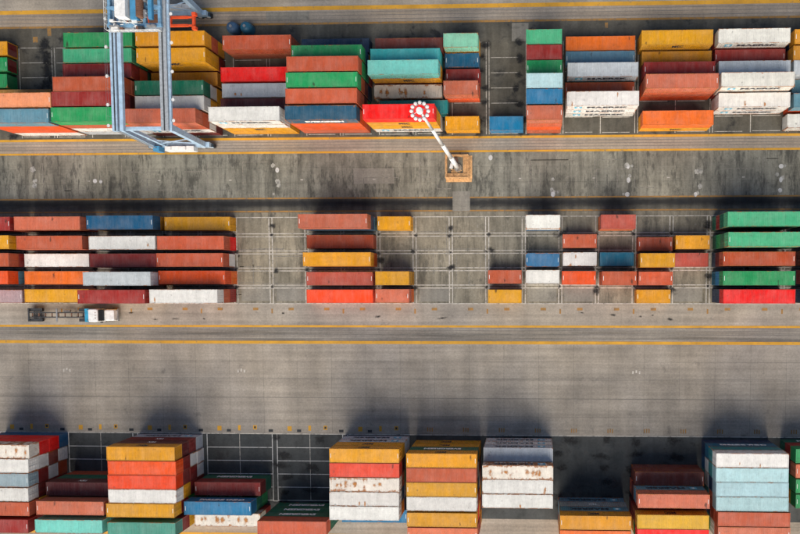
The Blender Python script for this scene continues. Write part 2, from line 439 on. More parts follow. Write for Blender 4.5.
# oil and wet stains of their own shape
om = disc(1.0, 20).mesh('oil_stain'); om.materials.append(M['oil'])
def stain(parent, x, y, sx, sy, z): 
    link('oil_stain', om, parent, (x, y, z + rnd.uniform(0, .0015)), (0, 0, rnd.uniform(-.2, .2))).scale = (sx, sy, 1)
for k in (-13, -2, -1, 0, 1, 2):
    for i in range(7):
        if rnd.random() < .85: stain(yard_n, P0+PS*k-.8+rnd.uniform(-.7, .7), 43.3-2.71*i+rnd.uniform(-.4, .4), rnd.uniform(1.0, 2.1), rnd.uniform(.8, 1.6), .0115+.0002*i)
for i in range(6): stain(yard_n, -90.5+rnd.uniform(-.3, .3), 44-2.4*i, 1.8, 2.4, .0115+.0003*i)
for k in (-9, -6, -5, 1, 2, 3, 4, 5):
    for i in range(6):
        if rnd.random() < .8: stain(yard_s, P0+PS*k+rnd.uniform(-.6, 2.6), -29.6-2.53*i+rnd.uniform(-.5, .5), rnd.uniform(1.2, 2.8), rnd.uniform(.8, 1.6), .0115+.0002*i)
for x, y, s in ((-48.6, 10.5, .9), (-48.0, 2.2, .9), (-42, 1.7, .8), (-55, 5, .6), (-28.5, 4, 1), (-15.4, 10, .9), (-15.2, 2.8, .9), (-22, -1, .8), (4.8, 9.0, 1.2), (11.4, -1.5, 1.3), (25, -1.5, 1.2), (31.5, 10.5, 1.4), (31.6, 1.0, 1.2), (-8, 6, 1.0)):
    stain(yard_m, x, y, s*rnd.uniform(.8, 1.5), s, .013)
for i in range(12): stain(lane_m, rnd.uniform(-98, 46), -6.2+rnd.uniform(-.7, .7), rnd.uniform(.3, 1.1), rnd.uniform(.2, .45), .006)

for x, y, w_, h_ in ((-92.4, 45.0, .9, 1.0), (-89.7, 46.4, .7, 1.5), (12.9, 46.2, .5, .9), (-86, 46, .5, .6)): patch(yard_n, x, y, w_, h_, 'ochre_line', .004)

# ------------------------------------------------------------ containers
W, H, FL = 2.438, 2.591, .0
def make_meshes(L):
    hx, hy = L/2, W/2
    ms = {}
    def fin(mb, nm, mat='paint'):
        m = mb.mesh(nm); m.materials.append(M[mat]); ms[nm] = m
    # corrugated roof
    mb = MB(); x0, x1 = -hx+.12, hx-.12; nr = int(round((x1-x0)/.30)); p = (x1-x0)/nr
    xs = []
    for i in range(nr):
        a = x0+i*p; xs += [(a, 0), (a+p*.38, 0), (a+p*.5, .042), (a+p*.88, .042)]
    xs.append((x1, 0))
    zt = H-.060; vs = []
    for x, dz in xs: vs += [(x, -hy+.16, zt+dz*.9), (x, hy-.16, zt+dz*.9)]
    mb.raw(vs, [(2*i, 2*i+2, 2*i+3, 2*i+1) for i in range(len(xs)-1)])
    mb.quad(x0, x1, -hy+.06, -hy+.165, zt+.02); mb.quad(x0, x1, hy-.165, hy-.06, zt+.02)
    fin(mb, 'roof')
    # corrugated side wall, outer face towards -Y
    mb = MB(); vs = []; x0, x1 = -hx+.15, hx-.15; nr = int(round((x1-x0)/.36)); p = (x1-x0)/nr; xs = []
    for i in range(nr):
        a = x0+i*p; xs += [(a, .0), (a+p*.32, .0), (a+p*.5, .045), (a+p*.82, .045)]
    xs.append((x1, 0))
    for x, dy in xs: vs += [(x, -hy+.012+dy, .15), (x, -hy+.012+dy, H-.11)]
    mb.raw(vs, [(2*i, 2*i+2, 2*i+3, 2*i+1) for i in range(len(xs)-1)])
    fin(mb, 'side_wall')
    # front end wall at -X
    mb = MB(); vs = []; y0, y1 = -hy+.15, hy-.15; nr = 9; p = (y1-y0)/nr; xs = []
    for i in range(nr):
        a = y0+i*p; xs += [(a, .0), (a+p*.4, .0), (a+p*.5, .05), (a+p*.9, .05)]
    xs.append((y1, 0))
    for y, dx in xs: vs += [(-hx+.012+dx, y, .15), (-hx+.012+dx, y, H-.11)]
    mb.raw(vs, [(2*i, 2*i+1, 2*i+3, 2*i+2) for i in range(len(xs)-1)])
    fin(mb, 'end_wall')
    # door leaf at +X, y from 0 to hy
    mb = MB(); mb.box(hx-.07, hx-.03, .01, hy-.14, .16, H-.12)
    for k in range(4):
        z = .32+k*.56; mb.box(hx-.03, hx-.012, .12, hy-.24, z, z+.36)
    for y in (.22, .82):
        mb.tube((hx+.0, y, .14), (hx+.0, y, H-.11), .02, n=5)
        mb.box(hx-.03, hx+.012, y-.05, y+.3, 1.10, 1.15)
    fin(mb, 'door')
    # frame: posts, rails, castings
    mb = MB()
    for sx in (-1, 1):
        for sy in (-1, 1):
            mb.cbox(sx*(hx-.08), sy*(hy-.075), H/2, .145, .14, H-.24)
            for z in (.06, H-.06): mb.cbox(sx*(hx-.089), sy*(hy-.081), z, .178, .162, .12)
        mb.cbox(sx*(hx-.06), 0, H-.075, .11, W-.33, .11); mb.cbox(sx*(hx-.06), 0, .085, .11, W-.33, .13)
    for sy in (-1, 1):
        mb.cbox(0, sy*(hy-.04), H-.075, L-.37, .07, .09); mb.cbox(0, sy*(hy-.04), .085, L-.37, .07, .13)
    mb.cbox(0, 0, .12, L-.36, W-.18, .05)
    fin(mb, 'frame', 'frame')
    # small white marks on the roof ends
    mb = MB().cbox(hx-.24, .0, H-.012, .08, .8, .012)
    fin(mb, 'roof_marking', 'white')
    return ms
_c = [(math.cos(2*math.pi*i/16), math.sin(2*math.pi*i/16), 0) for i in range(16)]
RS = MB().raw(_c, [tuple(range(16))]).mesh('rust_stain'); RS.materials.append(M['rust_stain'])
GS = MB().raw(_c, [tuple(range(16))]).mesh('grime_stain'); GS.materials.append(M['grime'])
MS = {40: make_meshes(12.192), 20: make_meshes(6.058)}

C = {}
def colour(k, rgb, words, rust=.25): q = srgb(*rgb); g = sum(q)/3; C[k] = (tuple(max(.004, g+(w-g)*1.03)*.93 for w in q), words, rust)
colour('yl', (216,152,18), 'yellow', .20); colour('yd', (190,132,26), 'dull ochre-yellow', .3); colour('ye', (222,170,50), 'pale yellow', .3)
colour('oc', (176,128,62), 'ochre', .4); colour('or', (188,88,56), 'orange-red', .25); colour('of', (226,84,30), 'bright flame-orange', .2)
colour('og', (226,110,40), 'bright orange', .25); colour('ob', (170,72,38), 'brownish orange', .35); colour('sa', (196,106,78), 'salmon-orange', .35)
colour('so', (214,112,72), 'soft orange', .3); colour('lo', (226,146,104), 'faded light orange', .45); colour('fr', (232,72,26), 'vivid orange-red', .1)
colour('br', (234,32,22), 'bright red', .1); colour('rd', (150,42,36), 'dark red', .2); colour('dr', (128,36,32), 'deep red', .2)
colour('mr', (96,28,30), 'maroon', .2); colour('rb', (122,56,44), 'reddish brown', .4); colour('sr', (180,80,66), 'dusty rose-red', .3)
colour('gr', (34,146,84), 'green', .2); colour('gm', (74,172,128), 'light green', .35); colour('gd', (18,104,78), 'dark green', .2)
colour('tg', (70,140,122), 'dusty green', .4); colour('tl', (38,134,136), 'teal', .3); colour('cy', (70,186,190), 'turquoise', .3)
colour('cp', (116,196,186), 'patchy pale turquoise', .42); colour('cl', (132,200,170), 'pale mint', .45); colour('cb', (172,204,208), 'very pale cyan', .3)
colour('bl', (16,84,122), 'blue', .3); colour('lb', (16,114,158), 'mid-blue', .25); colour('bd', (26,54,84), 'dark navy', .2)
colour('bw', (36,88,116), 'blue weathered', .75); colour('tb', (8,98,122), 'petrol blue', .2); colour('sb', (94,138,156), 'steel-blue', .35)
colour('wh', (222,220,214), 'white', .38); colour('wg', (192,198,202), 'greyish white', .3); colour('wc', (222,219,210), 'cream-white', .45)
colour('wr', (222,214,202), 'rust-streaked white', .95); colour('gy', (150,160,160), 'grey', .35); colour('pk', (172,156,156), 'pinkish grey', .4)

colour('hb', (54,108,150), 'worn mid-blue', .35); colour('gs', (136,154,162), 'rusty grey-blue', .6); colour('rs', (214,72,50), 'warm red', .15)
BAY = {
 'TA': 'bay at the upper left corner', 'TB': 'low upper bay cut by the left edge', 'TC': 'upper bay left of the crane', 'TD': 'upper bay under the crane',
 'TE': 'upper bay right of the crane', 'TF': 'blue-green-orange upper bay left of the mast', 'TG': 'upper bay under the mast head', 'TH': 'short upper bay above the mast base',
 'TI': 'near-empty upper slot right of the mast', 'TJ': 'tall short-container bay, upper right', 'TK': 'upper bay right of the short-container bay', 'TL': 'yellow-topped upper right bay',
 'TM': 'white-topped upper right bay', 'TN': 'upper bay cut by the right edge',
 'MA': 'middle bay cut by left edge', 'MB': 'middle bay above the truck', 'MC': 'third middle bay from left', 'MD': 'middle bay beside the empty slots',
 'ME': 'lone central middle bay', 'MF': 'short column right of the central bay', 'MG': 'short pair right of the empty slots', 'MH': 'second short column after empty slots',
 'MI': 'third short column, middle block', 'MJ': 'fourth short column, middle block', 'MK': 'fifth short column, middle block', 'ML': 'last short column before the long greens',
 'MM': 'long bay at middle right', 'MN': 'middle bay cut by right edge',
 'BA': 'lower left corner bay', 'BB': 'low bay in the lower left', 'BC': 'yellow-topped lower left bay', 'BD': 'low bay with blue roof, lower left',
 'BE': 'lower bay below the dark empty slots', 'BF': 'lower bay left of centre', 'BG': 'lower bay at the centre', 'BH': 'white lower bay right of centre',
 'BI': 'low yellow lower bay', 'BJ': 'lower bay with brown roof', 'BK': 'pale-cyan lower right bay', 'BL': 'green bay cut by lower right edge'}
ORD = ['first', 'second', 'third', 'fourth', 'fifth', 'sixth', 'seventh']
TIER = {1: {1: 'standing alone on the ground'}, 0: 0}
def tier_words(i, n):
    if n == 1: return 'single on the ground'
    if i == n-1: return 'topmost'
    return ('bottom tier', 'second tier up', 'third tier up')[i]
GROUPS = {'T': 'containers stacked in the upper block', 'M': 'containers standing in the middle block', 'B': 'containers stacked in the lower block'}

# lettering on the long sides
_txt = {}
def text_mesh(s, width, height, mat, bold=.012):
    key = (s, width, height, mat)
    if key in _txt: return _txt[key]
    cu = bpy.data.curves.new('lettering', 'FONT'); cu.body = s; cu.align_x = 'CENTER'; cu.align_y = 'CENTER'; cu.offset = bold; cu.resolution_u = 3
    o = bpy.data.objects.new('tmp', cu); COL.objects.link(o)
    dg = bpy.context.evaluated_depsgraph_get()
    m = bpy.data.meshes.new_from_object(o.evaluated_get(dg)); bpy.data.objects.remove(o); m.name = 'lettering'
    xs = [v.co.x for v in m.vertices]; ys = [v.co.y for v in m.vertices]
    cx, cy = (max(xs)+min(xs))/2, (max(ys)+min(ys))/2; sx, sy = width/(max(xs)-min(xs)), height/(max(ys)-min(ys))
    for v in m.vertices: v.co.x = (v.co.x-cx)*sx; v.co.y = (v.co.y-cy)*sy
    m.materials.clear(); m.materials.append(M[mat]); _txt[key] = m
    return m
mb = MB().quad(-.62, .62, -.55, .55, 0); sq_m = mb.mesh('logo_square'); sq_m.materials.append(M['letter_blue'])
st = []
for i in range(14):
    rr = .46 if i % 2 == 0 else .22; a = math.pi/2 + i*math.pi/7; st.append((rr*math.cos(a), rr*math.sin(a), .012))
star_m = MB().raw(st + [(0,0,.012)], [(i, (i+1) % 14, 14) for i in range(14)]).mesh('logo_star'); star_m.materials.append(M['letter_white'])
# what is written on a side: (text, centre x, width, height, material), star centre x or None
TXT = {'maersk': (('MAERSK', .9, 7.0, .92, 'letter_dark', .04), -4.1), 'msc': (('MSC', .3, 1.9, 1.1, 'letter_dark', .03), None),
       'evergreen': (('EVERGREEN', .3, 6.6, .95, 'letter_white', .06), None), 'china': (('CHINA SHIPPING', -.3, 8.2, .95, 'letter_white', .06), None),
       'tex': (('TEX', 0, 1.6, .8, 'letter_white', .03), None)}
WORD_OLD = {'yl': 'msc', 'yd': 'msc', 'ye': 'msc', 'wh': 'maersk', 'wc': 'maersk', 'wr': 'maersk', 'wg': 'maersk', 'sb': 'maersk', 'gy': 'maersk',
        'gd': 'evergreen', 'bl': 'china', 'lb': 'china', 'bd': 'china', 'tb': 'china', 'mr': 'tex', 'bw': 'evergreen'}
WORDS = {k: v for v, ks in {
  'maersk': 'TD5.1 TE5.3 TG5.0 TK2.1 TK4.0 TK4.1 TK4.2 TM0.1 TM3.2 TM4.0 TM4.1 BC0.0 BF0.0 BF0.1 BH0.0 BH0.1 BH0.2 BH1.3 BI4.0 BI4.2 BJ3.2',
  'msc': 'TD1.2 TE5.1 TG2.1 TG5.1 TG5.2 TL0.1 TL5.0 TH0.0 BC0.3 BF0.2 BF0.3 BG0.0 BG0.1 BG0.3 BI4.3 BJ4.3',
  'evergreen': 'BD3.0 BD4.0 BD4.1 BE5.0 BE5.1 BE5.2 BG0.2 BL0.0 BL0.2 TF5.3',
  'china': 'BD4.2 BK0.1', 'tex': 'BB3.2 BC0.2 BC0.1 BI4.1'}.items() for k in ks.split()}
def letter(root, kind, side, col):
    (s, cx, w, h, mt, bo), star = TXT[kind]
    y = side*(W/2+.006); rot = (R(90), 0, 0) if side < 0 else (R(90), 0, R(180)); f = -side
    link('lettering', text_mesh(s, w, h, mt, bo), root, (f*cx, y, 1.35), rot)
    if star is not None:
        l = link('logo', sq_m, root, (f*star, y, 1.35), rot); link('logo_star', star_m, l)

HIDDEN = set(('''TJ3.0 BH3.0 BH3.1 BH3.2 BI5.2 TE4.0 TE3.0 BC4.0 TE2.0 TM2.0 TJ0.0 BB5.1 BB5.0 BB4.1 TN2.0 BB4.0 BC5.0 BA5.1 BH2.2 BF2.0 TJ0.1 TJ1.0 TJ1.1 BF3.0 TJ2.0 BH1.0 BH1.1 TJ2.1 TJ3.1 BH2.0 TJ3.2 TJ4.0 TJ4.1 BH2.1 TJ4.2 BF1.0 BA5.0 BF4.0 BL1.0 MC4.0 MC4.1 TC4.0 TC4.1 TC0.1 TC0.0 MN1.2 TC3.0 TC3.1 TB4.2 TB4.1 TB4.0 BA4.0 BA4.1 BL3.0 BL2.0 MN0.1 MN1.1 BK4.0 BK5.0 BJ5.0 MN4.0 MA1.0 MC2.0 TF4.0 MN1.0 BB5.2 TF1.0 TD4.0 BG1.1 BK3.0 BG3.0 MN2.0 BI5.0 BG3.2 BG2.2 BG1.2 MN0.0 MC3.0 BA5.2 BI5.1 BG4.0 BK5.1 BG5.1 MN3.0 BG4.2 BG2.0 TC1.0 BC4.1 MC3.1 BH1.2 BA3.0 BA3.1 BK3.1 BG2.1 TM3.0 BC3.0 BG5.2 BA4.2 BF3.1 MJ3.0 BK4.1 BJ5.1 BG1.0 BG3.1 BF2.1 BF1.1 BF4.1 TN1.0 BK2.0 BG4.1 BG5.0 TF4.1 BL1.1 TC2.0 TN0.0 BL3.1 BL2.1 BJ5.2 BJ3.0 TC1.1 MF4.0 MF3.0 MK2.0 TG1.0 TL2.0 BF2.2 TF2.0 BJ4.1 BF1.2 TF1.1 TD4.1 BK1.0 BC4.2 BK3.2 BF3.2 BF4.2 MC1.0 MA0.0 BJ3.1 TF2.1 TF4.2 BJ4.0 BK2.1 MM3.1 MM3.0 BK4.2 BC5.1 TC3.2 MG0.0 MB1.0 BD5.0''').split())
HM = {'v': [], 'f': [], 'c': [], 's': []}
def joined_container(x, y, z, L, code, flip):
    rgb, _, rust = C[code]; j = rnd.uniform(.9, 1.1); q = tuple(min(.9, w*j) for w in rgb) + (rust,); sd_ = rnd.random()
    def put(m, sx, sy):
        k = len(HM['v']); HM['v'] += [(x+v.co.x*sx, y+v.co.y*sy, z+v.co.z) for v in m.vertices]
        for p_ in m.polygons:
            ix = tuple(p_.vertices)
            if sx*sy < 0: ix = ix[::-1]
            HM['f'].append(tuple(i+k for i in ix)); HM['c'].append(q); HM['s'].append(sd_)
    ms = MS[L]; fx = -1 if flip else 1
    put(ms['roof'], 1, 1); put(ms['side_wall'], 1, 1); put(ms['side_wall'], 1, -1); put(ms['end_wall'], fx, 1); put(ms['door'], fx, 1); put(ms['door'], fx, -1); put(ms['frame'], 1, 1)
def container(x, y, z, L, code, flip, label, group, side, words_on, mark, door_code=None, ontop=False):
    rgb, _, rust = C[code]
    j = rnd.uniform(.90, 1.10); tv = .012 if min(rgb) > .35 else .04; rgb = tuple(min(.9, max(0, q*j*rnd.uniform(1-tv, 1+tv))) for q in rgb)
    rust = max(0, min(1, rust*rnd.uniform(.8, 1.2)))
    root = bpy.data.objects.new('shipping_container', None); COL.objects.link(root)
    root.empty_display_size = .5
    root.location = (x, y, z)
    tag(root, label, 'shipping container', group)
    ms = MS[L]; fz = math.pi if flip else 0
    def add(nm, rot=None, sc=None, c=rgb, ru=rust):
        o = link(nm, ms[nm], root, None, rot); o.color = (*c, ru)
        if sc: o.scale = sc
        return o
    add('roof'); add('side_wall'); add('side_wall', (0, 0, math.pi))
    add('end_wall', (0, 0, fz))
    dc = C[door_code][0] if door_code else rgb
    add('door', (0, 0, fz), c=dc)
    d2 = add('door', (0, 0, fz), c=dc)
    d2.scale = (1, -1, 1)
    add('frame', ru=min(1, rust+.1))
    if ontop:
        pale = code in ('wh', 'wg', 'wc', 'wr', 'cb', 'gs', 'cp', 'cl', 'gm', 'bw')
        for q in range(7 if code == 'wr' else rnd.choice((0, 0, 0, 1, 2)) if pale else rnd.choice((0, 0, 0, 1, 1))):
            big = code == 'wr'; ed = rnd.choice((-1, 1)) if not big else 0
            o = link('rust_stain' if pale else 'grime_stain', RS if pale else GS, root, (rnd.uniform(-2.2, 2.2) if L == 20 else rnd.uniform(-5.6, 5.6), ed*rnd.uniform(.5, .95)+rnd.uniform(-.2, .2), H-.011+.001*q))
            o.scale = (rnd.uniform(.16, .38)*(1.7 if big else 1), rnd.uniform(.4, .95)*(1.25 if big else 1), 1)
    if mark: add('roof_marking'); add('roof_marking', (0, 0, math.pi))
    if words_on: letter(root, words_on, side, code)
    return root

STACKS = '''TA0 -101.91 42.66 40 yl
TA1 -102.05 39.80 40 gr
TA2 -102.19 36.84 40 gr
TB3 -94.04 34.03 40 oc
TB4 -88.77 31.32 40 or rd or lo
TB5 -89.24 28.61 40 wh of of sb
TC0 -75.74 42.18 40 wg gd gr
TC1 -75.90 39.46 40 dr gr gm
TC2 -76.03 36.83 40 gd or dr
TC3 -76.13 33.91 40 gd rd sa or
TC4 -76.42 31.41 40 bl gr mr rd
TC5 -76.65 28.77 40 wg wh or gr
TD0 -62.98 42.23 40 yl or yl
TD1 -62.90 39.39 40 dr yl yl
TD2 -63.22 36.74 40 yd
TD3 -63.37 33.83 40 yl wh gd
TD4 -63.36 31.22 40 yd yl wh
TD5 -63.65 28.43 40 mr wh or sa
TE0 -48.83 42.24 40 sa or
TE2 -49.27 36.74 40 or br
TE3 -49.11 33.94 40 gr wg
TE4 -49.40 31.31 40 bl mr
TE5 -49.23 28.59 40 yl yl wh wh
TF0 -35.61 42.35 40 bd
TF1 -35.67 39.52 40 yl bl gr
TF2 -35.67 36.81 40 rd gd gr or
TF3 -35.83 34.17 40 bd mr or gr
TF4 -35.95 31.49 40 gr mr or or
TF5 -36.08 28.68 40 or of of bw
TG0 -22.33 42.30 40 rb
TG1 -22.60 39.60 40 tl cy
TG2 -22.50 36.87 40 dr yl cp
TG3 -22.61 34.14 40 wr
TG4 -21.59 31.38 40 tl
TG5 -22.86 28.77 40 wh yl yl br
TH0 -12.84 42.14 20 yl cl
TH1 -12.90 39.52 20 bl
TH2 -12.76 36.76 20 rd
TH3 -12.88 34.00 20 of sa
TH5 -12.92 28.47 20 yl
TI5 -5.02 28.39 20 lb
TJ0 1.61 41.67 20 bd dr gm
TJ1 1.63 39.08 20 gr yl rd
TJ2 1.67 36.51 20 bl or gr
TJ3 1.66 33.61 20 wh gr tl cb
TJ4 1.65 31.03 20 rd wh or lb
TJ5 1.68 28.34 20 or of or sa
TK0 11.61 42.17 40 og
TK1 11.60 39.61 40 sb
TK2 11.83 36.83 40 sb wg
TK3 11.55 34.19 40 ob
TK4 11.62 31.24 40 wh wh wh
TL0 24.55 42.15 40 yd yl
TL1 24.99 39.42 40 yd
TL2 24.98 36.79 40 mr rd
TL3 24.94 34.01 40 of or sa
TL5 24.84 28.50 40 yl og
TM0 37.64 42.24 40 rd wc
TM1 37.74 39.56 40 rd
TM2 37.80 36.81 40 wh wg
TM3 37.61 34.13 40 rd wh wc
TM4 37.85 31.41 40 wh wh
TN0 50.57 42.00 40 bd yl
TN1 50.37 39.25 40 rb yd
TN2 50.52 36.78 40 yl wg
TN3 51.17 34.31 40 sb
TN4 50.63 31.25 40 of sb
TN5 50.52 28.34 40 wh
MA0 -100.80 10.71 40 or rd
MA1 -101.15 7.38 40 rd yl
MA2 -101.30 4.18 40 rd or
MA3 -101.55 0.96 40 sb of
MA4 -101.00 -2.51 40 pk
MB0 -87.83 10.73 40 rd sa
MB1 -87.55 7.28 40 dr or
MB2 -88.09 4.17 40 wh
MB3 -88.21 0.93 40 og
MB4 -88.34 -2.40 40 yl
MC0 -74.47 10.86 40 yd bl
MC1 -74.14 7.21 40 tl wh
MC2 -74.07 4.03 40 or dr
MC3 -73.75 0.73 40 yl or wg
MC4 -74.84 -2.46 40 yl dr rd
MD0 -61.53 10.80 40 yl
MD1 -61.60 7.17 40 br or
MD2 -61.84 4.09 40 wh or
MD3 -61.53 0.94 40 og of
MD4 -61.83 -2.40 40 rd or wh
ME0 -35.05 10.72 40 sb bd sa
ME1 -35.27 7.44 40 ob
ME2 -35.16 4.18 40 og yl
ME3 -35.44 0.73 40 sr
ME4 -35.44 -2.48 40 fr
MF0 -25.35 10.74 20 yl
MF3 -25.25 0.78 20 yd yl
MF4 -25.29 -2.38 20 og sa
MG3 -5.32 1.01 20 or
MG4 -5.31 -2.51 20 yl
MG0 1.53 10.67 20 bl wh
MG2 1.51 4.07 20 hb
MH3 1.51 1.02 20 wh
MI1 8.14 7.42 20 or
MI2 8.19 4.20 20 wh
MI3 8.04 0.83 20 of
MJ0 14.71 10.65 20 og sr
MJ2 14.81 4.17 20 tb
MJ3 14.97 0.73 20 og or
MK1 21.61 6.86 20 ob
MK2 21.60 3.90 20 og yl
MK3 21.74 0.72 20 or
MK4 21.39 -2.52 20 yl
ML1 28.24 7.16 20 yl
ML2 28.01 4.03 20 sr
MM0 38.34 10.56 40 gd dr gd gm
MM1 38.47 7.18 40 gd gr gd gm
MM2 38.35 4.02 40 bd mr ob
MM3 38.41 0.71 40 tb lb gr
MM4 38.49 -2.42 40 bd bd br
MN0 52.27 10.95 40 gd bd
MN1 51.71 7.40 40 mr bl gd
MN2 52.60 4.22 40 dr rb
MN3 52.67 0.93 40 bd rd
MN4 52.57 -2.38 40 rb bd
BA0 -95.03 -29.74 40 bl br br wr
BA1 -95.24 -32.31 40 wh rb wh wh
BA2 -95.35 -34.87 40 ob wh dr gs
BA3 -95.47 -37.46 40 rd dr dr wh
BA4 -95.41 -40.06 40 rd or yl or
BA5 -95.74 -43.17 40 bd or rd rd
BB3 -81.90 -37.13 40 or gd mr
BB4 -81.94 -39.79 40 mr bl mr sa
BB5 -82.29 -43.11 40 gr or tl cp
BC0 -68.90 -29.93 40 wg dr mr yl
BC1 -68.75 -32.49 40 wh wh dr of
BC2 -68.84 -35.02 40 wh dr dr fr
BC3 -68.83 -37.52 40 dr rd yl wh
BC4 -69.28 -40.08 40 dr gr rd yl
BC5 -69.16 -43.44 40 wh ye rd tg
BD3 -55.91 -37.61 40 gd dr
BD4 -56.65 -40.41 40 gr gd lb
BD5 -56.06 -43.39 40 rd wr
BE5 -42.32 -42.90 40 gd gd gd or
BF0 -29.39 -29.97 40 wg wg yl yl
BF1 -29.41 -32.52 40 rd sb mr rs
BF2 -29.43 -35.06 40 yl gr or wr
BF3 -29.49 -37.58 40 gr wh bl wh
BF4 -29.53 -40.13 40 or bl yl wh
BF5 -29.55 -43.23 40 lb
BG0 -15.97 -30.71 40 yl yl gd yl
BG1 -15.99 -33.26 40 mr or wh or
BG2 -15.99 -35.81 40 or wh bl yl
BG3 -15.98 -38.34 40 yl rd or wh
BG4 -15.97 -41.14 40 rd yl br yl
BG5 -15.89 -43.78 40 yl or rd so
BH0 -2.79 -30.20 40 wh wh wg
BH1 -2.80 -32.67 40 wh sb or wr
BH2 -2.81 -35.17 40 bl rd wh wh
BH3 -2.83 -37.71 40 or wh gr wh
BI4 10.62 -41.33 40 sb gy sb yl
BI5 10.61 -43.93 40 rd yl or og
BJ2 24.14 -34.95 40 rb rb
BJ3 23.90 -37.42 40 or mr sb sa
BJ4 23.83 -41.04 40 mr rd ob ye
BJ5 23.86 -43.57 40 or yl gr br
BK0 37.06 -30.24 40 bd tb tl wh
BK1 37.08 -32.77 40 bl wh tl cb
BK2 37.14 -35.27 40 tl wh bd cb
BK3 37.19 -37.78 40 bd tl or cb
BK4 37.51 -40.43 40 rd bl or or
BK5 37.57 -43.00 40 or gr wh sa
BL0 51.37 -30.04 40 gd rd gr
BL1 51.43 -32.69 40 gr mr sa
BL2 51.49 -35.36 40 rd gr gr
BL3 51.54 -38.03 40 gd yl gr
'''
for line in STACKS.strip().splitlines():
    t = line.split(); blk, bay, row = t[0][0], t[0][1], int(t[0][2:]); x, y, L = float(t[1]), float(t[2]), int(t[3]); tiers = t[4:]
    n = len(tiers)
    jx = [rnd.uniform(-.03, .03) for _ in tiers]; jx[-1] = 0
    for i, code in enumerate(tiers):
        fl = rnd.random() < .5; mk = rnd.random() < .55 and code not in ('wh','wg','wc','wr','cb','cl','cp')
        key = '%s%s%d.%d' % (blk, bay, row, i)
        z = .012 + i*H
        if key in HIDDEN:
            joined_container(x+jx[i], y, z, L, code, fl); continue
        size = 'forty-foot' if L == 40 else 'twenty-foot'
        lab = '%s %s, %s, %s row, %s' % (C[code][1], size, tier_words(i, n), ORD[row], BAY[blk+bay])
        wk = WORDS.get(key) if L == 40 else None
        side = -1 if blk == 'T' else 1
        if blk == 'M': wk = None
        dcode = 'dr' if blk+bay == 'TA' else None
        container(x+jx[i], y+(rnd.uniform(-.015, .015) if i < n-1 else 0), z, L, code, fl, lab, GROUPS[blk], side, wk, mk, dcode, i == n-1)
if HM['v']:
    m = bpy.data.meshes.new('enclosed_containers'); m.from_pydata(HM['v'], [], HM['f'])
    at = m.attributes.new('paint', 'FLOAT_COLOR', 'FACE'); at.data.foreach_set('color', [w for q in HM['c'] for w in q])
    a2 = m.attributes.new('seed', 'FLOAT', 'FACE'); a2.data.foreach_set('value', HM['s'])
    m.materials.append(M['joined']); o = link('enclosed_containers', m)
    tag(o, 'remaining containers enclosed inside the stacks, showing only slivers between their neighbours', 'container stacks', kind='stuff')

# ------------------------------------------------------------ rubber tyred gantry crane
cr = bpy.data.objects.new('gantry_crane', None); COL.objects.link(cr); cr.location = (-64.5, 36.9, 0)
tag(cr, 'pale blue rubber-tyred gantry crane straddling the upper container stacks', 'gantry crane')
ox, oy = 64.5, -36.9
def X(v): return v+ox
def Y(v): return v+oy
YS, YN = 25.35, 48.40
GZ0, GZ1 = 16.1, 17.5
for x0, x1, mt in ((-67.75, -66.85, 'blue'), (-66.5, -65.9, 'blue'), (-59.75, -58.55, 'greyblue'), (-58.5, -58.12, 'blue')):
    nm = 'girder' if mt == 'blue' else 'walkway_girder'
    MB().box(X(x0), X(x1), Y(YS-1.0), Y(YN+1.0), GZ0+.75, GZ1 - (0.25 if x0 in (-66.45, -58.5) else 0)).obj(nm, M[mt], cr)
# rails, cable tray and handrails on top of the girders
MB().box(X(-67.28), X(-67.14), Y(YS-1), Y(YN+1), GZ1, GZ1+.13).obj('trolley_rail', M['steel_dark'], cr)
MB().box(X(-59.22), X(-59.08), Y(YS-1), Y(YN+1), GZ1, GZ1+.13).obj('trolley_rail', M['steel_dark'], cr)
MB().box(X(-66.64), X(-66.50), Y(YS-1), Y(YN+1), GZ1-.5, GZ1-.3).obj('cable_tray', M['rusty'], cr)
for xx in (-67.9, -57.95):
    h = MB()
    for z in (.55, 1.05): h.tube((X(xx), Y(YS-1), GZ1+z), (X(xx), Y(YN+1), GZ1+z), .018, n=5)
    k = YS-1
    while k < YN+1: h.tube((X(xx), Y(k), GZ1-.1), (X(xx), Y(k), GZ1+1.05), .018, n=5); k += 2.2
    h.obj('handrail', M['metal'], cr)
